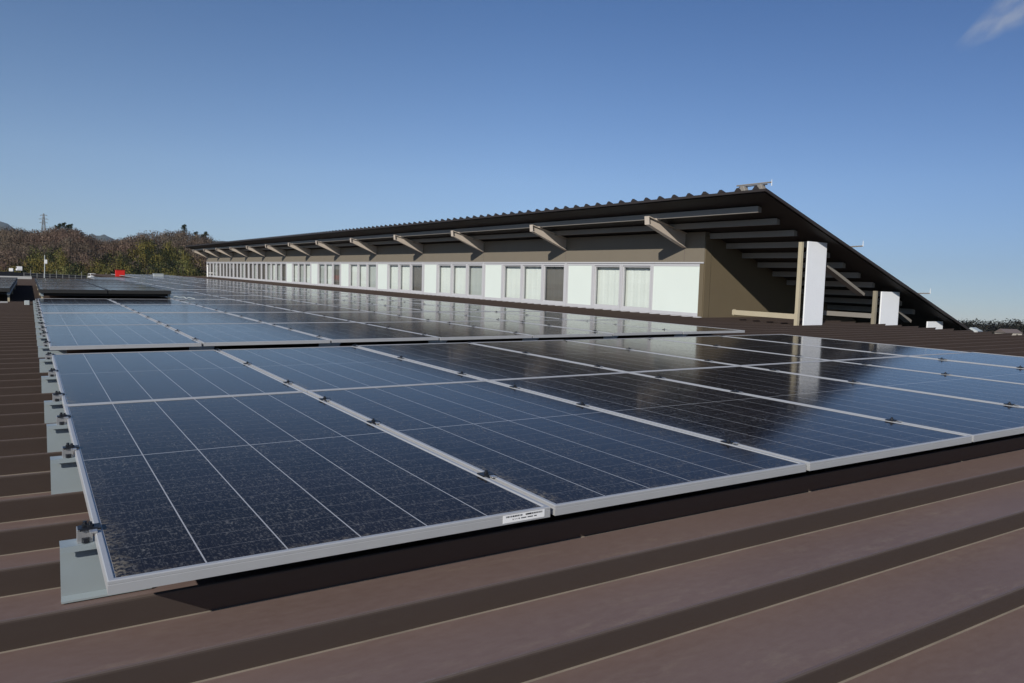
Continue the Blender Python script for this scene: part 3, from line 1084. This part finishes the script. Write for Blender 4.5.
# window bays
bounds = [8.245] + [12.28 + 3.66 * i for i in range(11)] + [VF - 0.04]
def window(v0, v1, kind):
    w = MB()
    fw = 0.040
    lbox(w, UW + 0.004, UW + 0.070, v0, v0 + fw, z_s, z_t)
    lbox(w, UW + 0.004, UW + 0.070, v1 - fw, v1, z_s, z_t)
    lbox(w, UW + 0.006, UW + 0.068, v0 + fw, v1 - fw, z_s, z_s + 0.055)
    lbox(w, UW + 0.006, UW + 0.068, v0 + fw, v1 - fw, z_t - 0.045, z_t)
    win = w.build('window', M['frame'], bld)
    if kind == 'board':
        lbox(MB(), 0, 0, 0, 0, 0, 0)
        b = MB()
        lbox(b, UW + 0.014, UW + 0.040, v0 + fw, v1 - fw, z_s + 0.055, z_t - 0.045)
        b.build('infill_board', M['opal'], win)
        return
    i_ = MB()
    lbox(i_, UW + 0.071, UW + 0.155, v1 - 0.020, v1 - 0.006, z_s, z_t)
    lbox(i_, UW + 0.026, UW + 0.062, v0 + fw, v0 + fw + 0.028, z_s + 0.055, z_t - 0.045)
    lbox(i_, UW + 0.026, UW + 0.062, v1 - fw - 0.028, v1 - fw, z_s + 0.055, z_t - 0.045)
    lbox(i_, UW + 0.028, UW + 0.060, v0 + fw + 0.028, v1 - fw - 0.028, z_s + 0.055, z_s + 0.085)
    lbox(i_, UW + 0.028, UW + 0.060, v0 + fw + 0.028, v1 - fw - 0.028, z_t - 0.075, z_t - 0.045)
    i_.build('sash', M['frame'], win)
    g = MB()
    lbox(g, UW + 0.040, UW + 0.046, v0 + fw + 0.028, v1 - fw - 0.028, z_s + 0.085, z_t - 0.075)
    g.build('pane', M['glass'], win)
    if kind in ('cur', 'gcur', 'none'):
        c = MB()
        n = 40
        a, b_ = v0 + 0.002, v1 - 0.002
        vs, fs = [], []
        for i in range(n + 1):
            t = a + (b_ - a) * i / n
            du = 0.125 + 0.0012 * math.sin(i * 1.35) + 0.002 * math.sin(i * 0.6 + v0)
            vs += [L(UW + du, t, z_s + 0.02), L(UW + du, t, z_t - 0.02)]
        for i in range(n):
            fs.append((2 * i, 2 * i + 2, 2 * i + 3, 2 * i + 1))
        c.add(vs, fs).build('curtain', M['curtain'] if kind == 'cur' else M['grey'] if kind == 'gcur' else M['dimcloth'], win)


pattern = [['big', 'cur', 'cur', 'board'], ['none', 'cur', 'cur', 'board'], ['gcur', 'cur', 'cur', 'board'], ['none', 'cur', 'cur', 'board'],
           ['gcur', 'cur', 'cur', 'board'], ['none', 'cur', 'gcur', 'board'], ['cur', 'gcur', 'cur', 'board'], ['none', 'gcur', 'cur', 'gcur'],
           ['none', 'none', 'gcur', 'none'], ['none', 'gcur', 'none', 'none'], ['none', 'none', 'none', 'none'], ['none', 'gcur', 'none', 'none']]
for bi, kinds in enumerate(pattern):
    a, b_ = bounds[bi], bounds[bi + 1]
    if bi == 0:
        cuts = [a, 9.54, 10.45, 11.36, b_]
    else:
        w = (b_ - a - 0.08) / 4
        cuts = [a + 0.08 + w * i for i in range(5)]
        pm = MB()
        lbox(pm, UW - 0.006, UW + 0.075, a + 0.002, a + 0.078, z_s, z_t)
        pm.build('mullion', M['frame'], bld)
    for j, k in enumerate(kinds):
        window(cuts[j] + 0.003, cuts[j + 1] - 0.003, 'board' if k == 'big' else k)
mb = MB()
lbox(mb, UW - 0.012, UW + 0.09, VG, VF, z_t + 0.003, z_t + 0.028)
mb.build('window_head', M['frame'], bld)
mb = MB()
lbox(mb, UW - 0.018, UW + 0.09, VG, VF, z_s - 0.020, z_s - 0.003)
mb.build('window_sill', M['frame'], bld)

# purlins under the soffit
u = 9.28
k = 0
while u < 13.9:
    p = MB()
    zt = soff(u - 0.04) - 0.034
    h, w, t = 0.095, 0.075, 0.012
    v1 = VF + 0.9 if u < UW - 0.05 else VG - 0.002
    prof = [(u - w / 2 - UW, zt - h - ZV), (u + w / 2 - UW, zt - h - ZV), (u + w / 2 - UW, zt - 0.02 - ZV), (u - w / 2 - UW, zt - ZV)]
    p.prism(prof, 'y', 6.42 - VG, v1 - VG)
    p.build('purlin', M['beam'], bld)
    u += 0.43
    k += 1

# tapered arms that carry the outer purlin
for v in bv:
    a = MB()
    prof = [(-0.92, 1.640 - ZV), (-0.905, 1.530 - ZV), (-0.001, 1.160 - ZV), (-0.001, 1.395 - ZV)]
    a.prism(prof, 'y', v - VG - 0.010, v - VG + 0.010)
    f1 = [(-0.926, 1.532 - ZV), (-0.922, 1.518 - ZV), (-0.001, 1.144 - ZV), (-0.001, 1.159 - ZV)]
    a.prism([(x, z - 0.001) for x, z in f1], 'y', v - VG - 0.055, v - VG + 0.055)
    f2 = [(-0.926, 1.658 - ZV), (-0.926, 1.643 - ZV), (-0.001, 1.397 - ZV), (-0.001, 1.412 - ZV)]
    a.prism(f2, 'y', v - VG - 0.055, v - VG + 0.055)
    f3 = [(-0.940, 1.660 - ZV), (-0.924, 1.515 - ZV), (-0.928, 1.515 - ZV), (-0.944, 1.660 - ZV)]
    a.prism(f3, 'y', v - VG - 0.060, v - VG + 0.060)
    arm = a.build('bracket_arm', M['arm'], bld)
    c = MB()
    lbox(c, 9.235, 9.325, v - 0.06, v + 0.06, 1.600, 1.640)
    c.build('cleat', M['arm'], arm)

# rake posts, ties, braces and the white panels hung on them
VP = 6.28
for up, uw in ((10.02, 0.46), (12.05, 0.52), (13.52, 0.50)):
    zt = soff(up + 0.10) - 0.22
    p = MB()
    if up < 13:
        lbox(p, up + 0.066, up + 0.112, VP - 0.03, VP + 0.03, ZV, zt)
        lbox(p, up + 0.03, up + 0.14, VP - 0.046, VP + 0.075, ZV, ZV + 0.014)
        lbox(p, up + 0.0595, up + 0.0655, VP - 0.03, VP + 0.03, ZV + 0.02, 0.10)
        p.build('post', M['post'] if up < 11 else M['tan'], bld)
        t = MB()
        lbox(t, up + 0.066, up + 0.112, VP + 0.031, VG - 0.62, 0.000, 0.080)
        lbox(t, up + 0.058, up + 0.120, VG - 0.655, VG - 0.645, -0.012, 0.092)
        t.build('tie_beam', M['post'] if up < 11 else M['beam'], bld)  # second tie takes the darker taupe as painted-in roof shade
    f = MB()
    ua = up + 0.165
    prof = [(ua - UW, -0.154 - ZV if up < 12.1 else -0.40 - ZV), (ua + uw - UW, -0.154 - ZV if up < 12.1 else -0.40 - ZV), (ua + uw - UW, soff(ua + uw) - 0.02 - ZV), (ua - UW, soff(ua + uw) - 0.015 - ZV)]
    f.prism(prof, 'y', VP - VG - 0.075, VP - VG - 0.050)
    f.build('white_panel', M['fin'], bld)
for (ua, za), (ub_, zb) in (((10.62, 1.06), (12.12, 0.40)), ((12.72, 0.32), (13.60, -0.08))):
    b = MB()
    b.bar(L(ua, VP + 0.25, za), L(ub_, VP + 0.25, zb), 0.05, 0.13, (0, 1, 0))
    b.build('brace', M['beam'], bld)

# lightning conductors on the rake
def rod(u, label, tray=False):
    t = thing('lightning_conductor', label, 'lightning rod', (u, VR + 0.05, soff(u) + T + 0.006), 'lightning conductors on the roof edge')
    b = MB()
    if tray:
        b.tube((0.0, 0.52, 0.10), (0.0, -0.12, 0.10), 0.012, 0.012, 6)
        b.tube((0.05, 0.52, 0.085), (0.05, 0.0, 0.085), 0.010, 0.010, 6)
        for y in (0.40, 0.08):
            f = MB()
            f.prism([(y - 0.07, 0.0), (y + 0.07, 0.0), (y + 0.03, 0.085), (y - 0.03, 0.085)], 'x', -0.03, 0.06)
            f.build('foot', M['beam'], t, 0.004)
    else:
        b.tube((0.0, 0.2, 0.04), (0.0, -0.20, 0.055), 0.012, 0.012, 6)
        f = MB()
        f.prism([(0.06, 0.0), (0.16, 0.0), (0.13, 0.04), (0.09, 0.04)], 'x', -0.03, 0.03)
        f.build('foot', M['steel'], t)
    b.build('arm', M['beam'], t)
    n_ = MB()
    n_.tube((0.0, -0.12 if tray else -0.20, 0.05), (0.0, -0.12 if tray else -0.20, 0.14), 0.007, 0.003, 6)
    n_.build('needle', M['white'], t)


rod(8.92, 'lightning rod holder on two feet at the roof peak corner', True)
rod(11.05, 'lightning rod sticking out from the upper sloping roof edge')
rod(13.05, 'lightning rod sticking out from the lower sloping roof edge')

# ------------------------------------------------------------------ things at the far end of the roof
t = thing('red_box', 'bright red sheet metal box standing at the far roof end against the trees', 'box', (4.05, 44.8, ZV))
t2 = MB()
t2.box(-0.22, 0.22, -0.2, 0.2, 0.06, 0.40)
t2.build('casing', M['red'], t, 0.012)
MB().box(-0.235, 0.235, -0.215, 0.215, 0.40, 0.42).build('lid', M['red'], t, 0.004)
for x in (-0.17, 0.17):
    MB().box(x - 0.03, x + 0.03, -0.15, 0.15, 0.0, 0.06).build('foot', M['galv'], t)
t = thing('grey_box', 'pale grey equipment box at the far roof end between red box and building', 'box', (5.75, 43.4, ZV))
MB().box(-0.24, 0.24, -0.2, 0.2, 0.05, 0.27).build('casing', M['ltgrey'], t, 0.01)
MB().box(-0.26, 0.26, -0.22, 0.22, 0.27, 0.29).build('lid', M['ltgrey'], t, 0.004)
for x in (-0.18, 0.18):
    MB().box(x - 0.03, x + 0.03, -0.16, 0.16, 0.0, 0.05).build('foot', M['galv'], t)
t = thing('vent_pipe', 'slim white vent pipe standing beside the far end of the building', 'pipe', (9.75, 51.4, ZV))
MB().tube((0, 0, 0), (0, 0, 0.75), 0.05, 0.05, 10).build('pipe', M['white'], t)
MB().tube((0, 0, 0.75), (0, 0, 0.82), 0.09, 0.04, 10).build('cowl', M['white'], t)
MB().box(0.03, 0.5, -0.02, 0.02, 0.30, 0.36).build('stay', M['white'], t)

# fence at the foot of the hill behind the roof
fa, fb = at(24, 280, 95), at(112, 280, 95)
fn = bpy.data.objects.new('wire_fence', None)
COL.objects.link(fn)
fn.location = fa
tag(fn, 'thin grey post and wire fence beyond the far roof edge', 'fence')
ztop = at(24, 272.5, 95).z - fa.z
NP = 15
for i in range(NP):
    q = (fb - fa) * (i / (NP - 1))
    MB().tube((q.x, q.y, GZ - fa.z), (q.x, q.y, ztop + (0.35 if i % 4 == 1 else 0)), 0.03, 0.03, 6).build('post', M['fence'], fn)
wv = MB()
q = fb - fa
for k in range(5):
    z = ztop - 0.05 - k * 0.25
    wv.tube((0, 0, z), (q.x, q.y, z), 0.015, 0.015, 4)
wv.build('wires', M['fence'], fn)

# lamp pole
pp = at(44.6, 277, 88)
lp = bpy.data.objects.new('light_pole', None)
COL.objects.link(lp)
lp.location = (pp.x, pp.y, GZ)
tag(lp, 'slim pale pole with a white box near its top, before the hill', 'pole')
zt = at(44.6, 255, 88).z - GZ
MB().tube((0, 0, 0), (0, 0, zt), 0.05, 0.035, 8).build('pole', M['ltgrey'], lp)
MB().box(-0.03, 0.22, -0.10, 0.10, zt - 0.85, zt - 0.45).build('control_box', M['white'], lp, 0.02)

# houses and vehicles beyond the roof
def house(p, w, d, h, wallm, roofm, label, rz=0.5):
    t = bpy.data.objects.new('small_house', None)
    COL.objects.link(t)
    t.location = p
    t.rotation_euler.z = rz
    tag(t, label, 'house')
    MB().box(-w / 2, w / 2, -d / 2, d / 2, -3, h).build('wall', wallm, t)
    MB().prism([(-d / 2 - .4, h), (d / 2 + .4, h), (0, h + d * .3)], 'x', -w / 2 - .4, w / 2 + .4).build('roof', roofm, t)
    for x in (-w * 0.25, w * 0.2):
        MB().box(x - .6, x + .6, -d / 2 - .04, -d / 2 + .02, h * .35, h * .75).build('window', M['dark'], t)


def van(p, sc, label, rz):
    t = bpy.data.objects.new('parked_van', None)
    COL.objects.link(t)
    t.location = p
    t.rotation_euler.z = rz
    t.scale = (sc,) * 3
    tag(t, label, 'van', 'vehicles beyond the roof')
    b = MB()
    b.prism([(-2.1, 0.35), (2.1, 0.35), (2.15, 0.95), (1.75, 1.1), (1.25, 1.85), (-2.0, 1.9), (-2.15, 1.0)], 'y', -0.85, 0.85)
    b.build('body', M['white'], t, 0.06)
    for y in (-0.86, 0.86):
        MB().prism([(1.55, 1.1), (1.15, 1.72), (-1.85, 1.75), (-1.9, 1.1)], 'y', y - 0.01, y + 0.01).build('side_window', M['dark'], t)
    for x in (-1.35, 1.35):
        for y in (-0.78, 0.78):
            MB().tube((x, y - 0.09, 0.32), (x, y + 0.09, 0.32), 0.32, 0.32, 14).build('wheel', M['black'], t)


def park(x, y, d, sc, label, turn):
    p = at(x, y, d)
    a = math.atan2(p.y - EYE.y, p.x - EYE.x)
    van(p, sc, label, a + turn)


park(19, 271.6, 188, 0.55, 'white van seen end on below the hill, left of the pale pole', 0.1)
park(11.5, 272.2, 190, 0.42, 'smaller white car end on at the far left below the hill', -0.1)
park(91.5, 278.9, 188, 0.6, 'white car whose roof shows just above the raised panels', 0.25)
for x, y, d in ((15, 273.2, 182),):
    pd = at(x, y, d)
    pk = MB().box(-9, 9, -9, 9, -14, 0).build('terrace', M['asphalt'])
    pk.location = pd
    pk.rotation_euler.z = 0.5
    tag(pk, kind='structure')
house(at(973, 336.5, 520), 9, 7, 3.2, M['white'], M['ltgrey'], 'small white walled house before the right woods', 0.2)
house(at(1008, 337.5, 500), 11, 7, 2.6, M['wall'], M['sill'], 'low house with a dark roof at the right picture edge', -0.3)

# ------------------------------------------------------------------ air: far slopes fade a little towards blue
hz = bpy.data.materials.new('clear_winter_air')
hz.use_nodes = True
hn, hl_ = hz.node_tree.nodes, hz.node_tree.links
hn.remove(hn['Principled BSDF'])
pv = hn.new('ShaderNodeVolumePrincipled')
pv.inputs['Color'].default_value = (0.72, 0.86, 1.0, 1)
pv.inputs['Density'].default_value = 0.00004
pv.inputs['Anisotropy'].default_value = 0.1
hl_.new(pv.outputs[0], hn['Material Output'].inputs['Volume'])
hb = MB().box(-14000, 14000, -14000, 14000, GZ - 2.5, 1050).build('haze', hz)
tag(hb, kind='stuff')
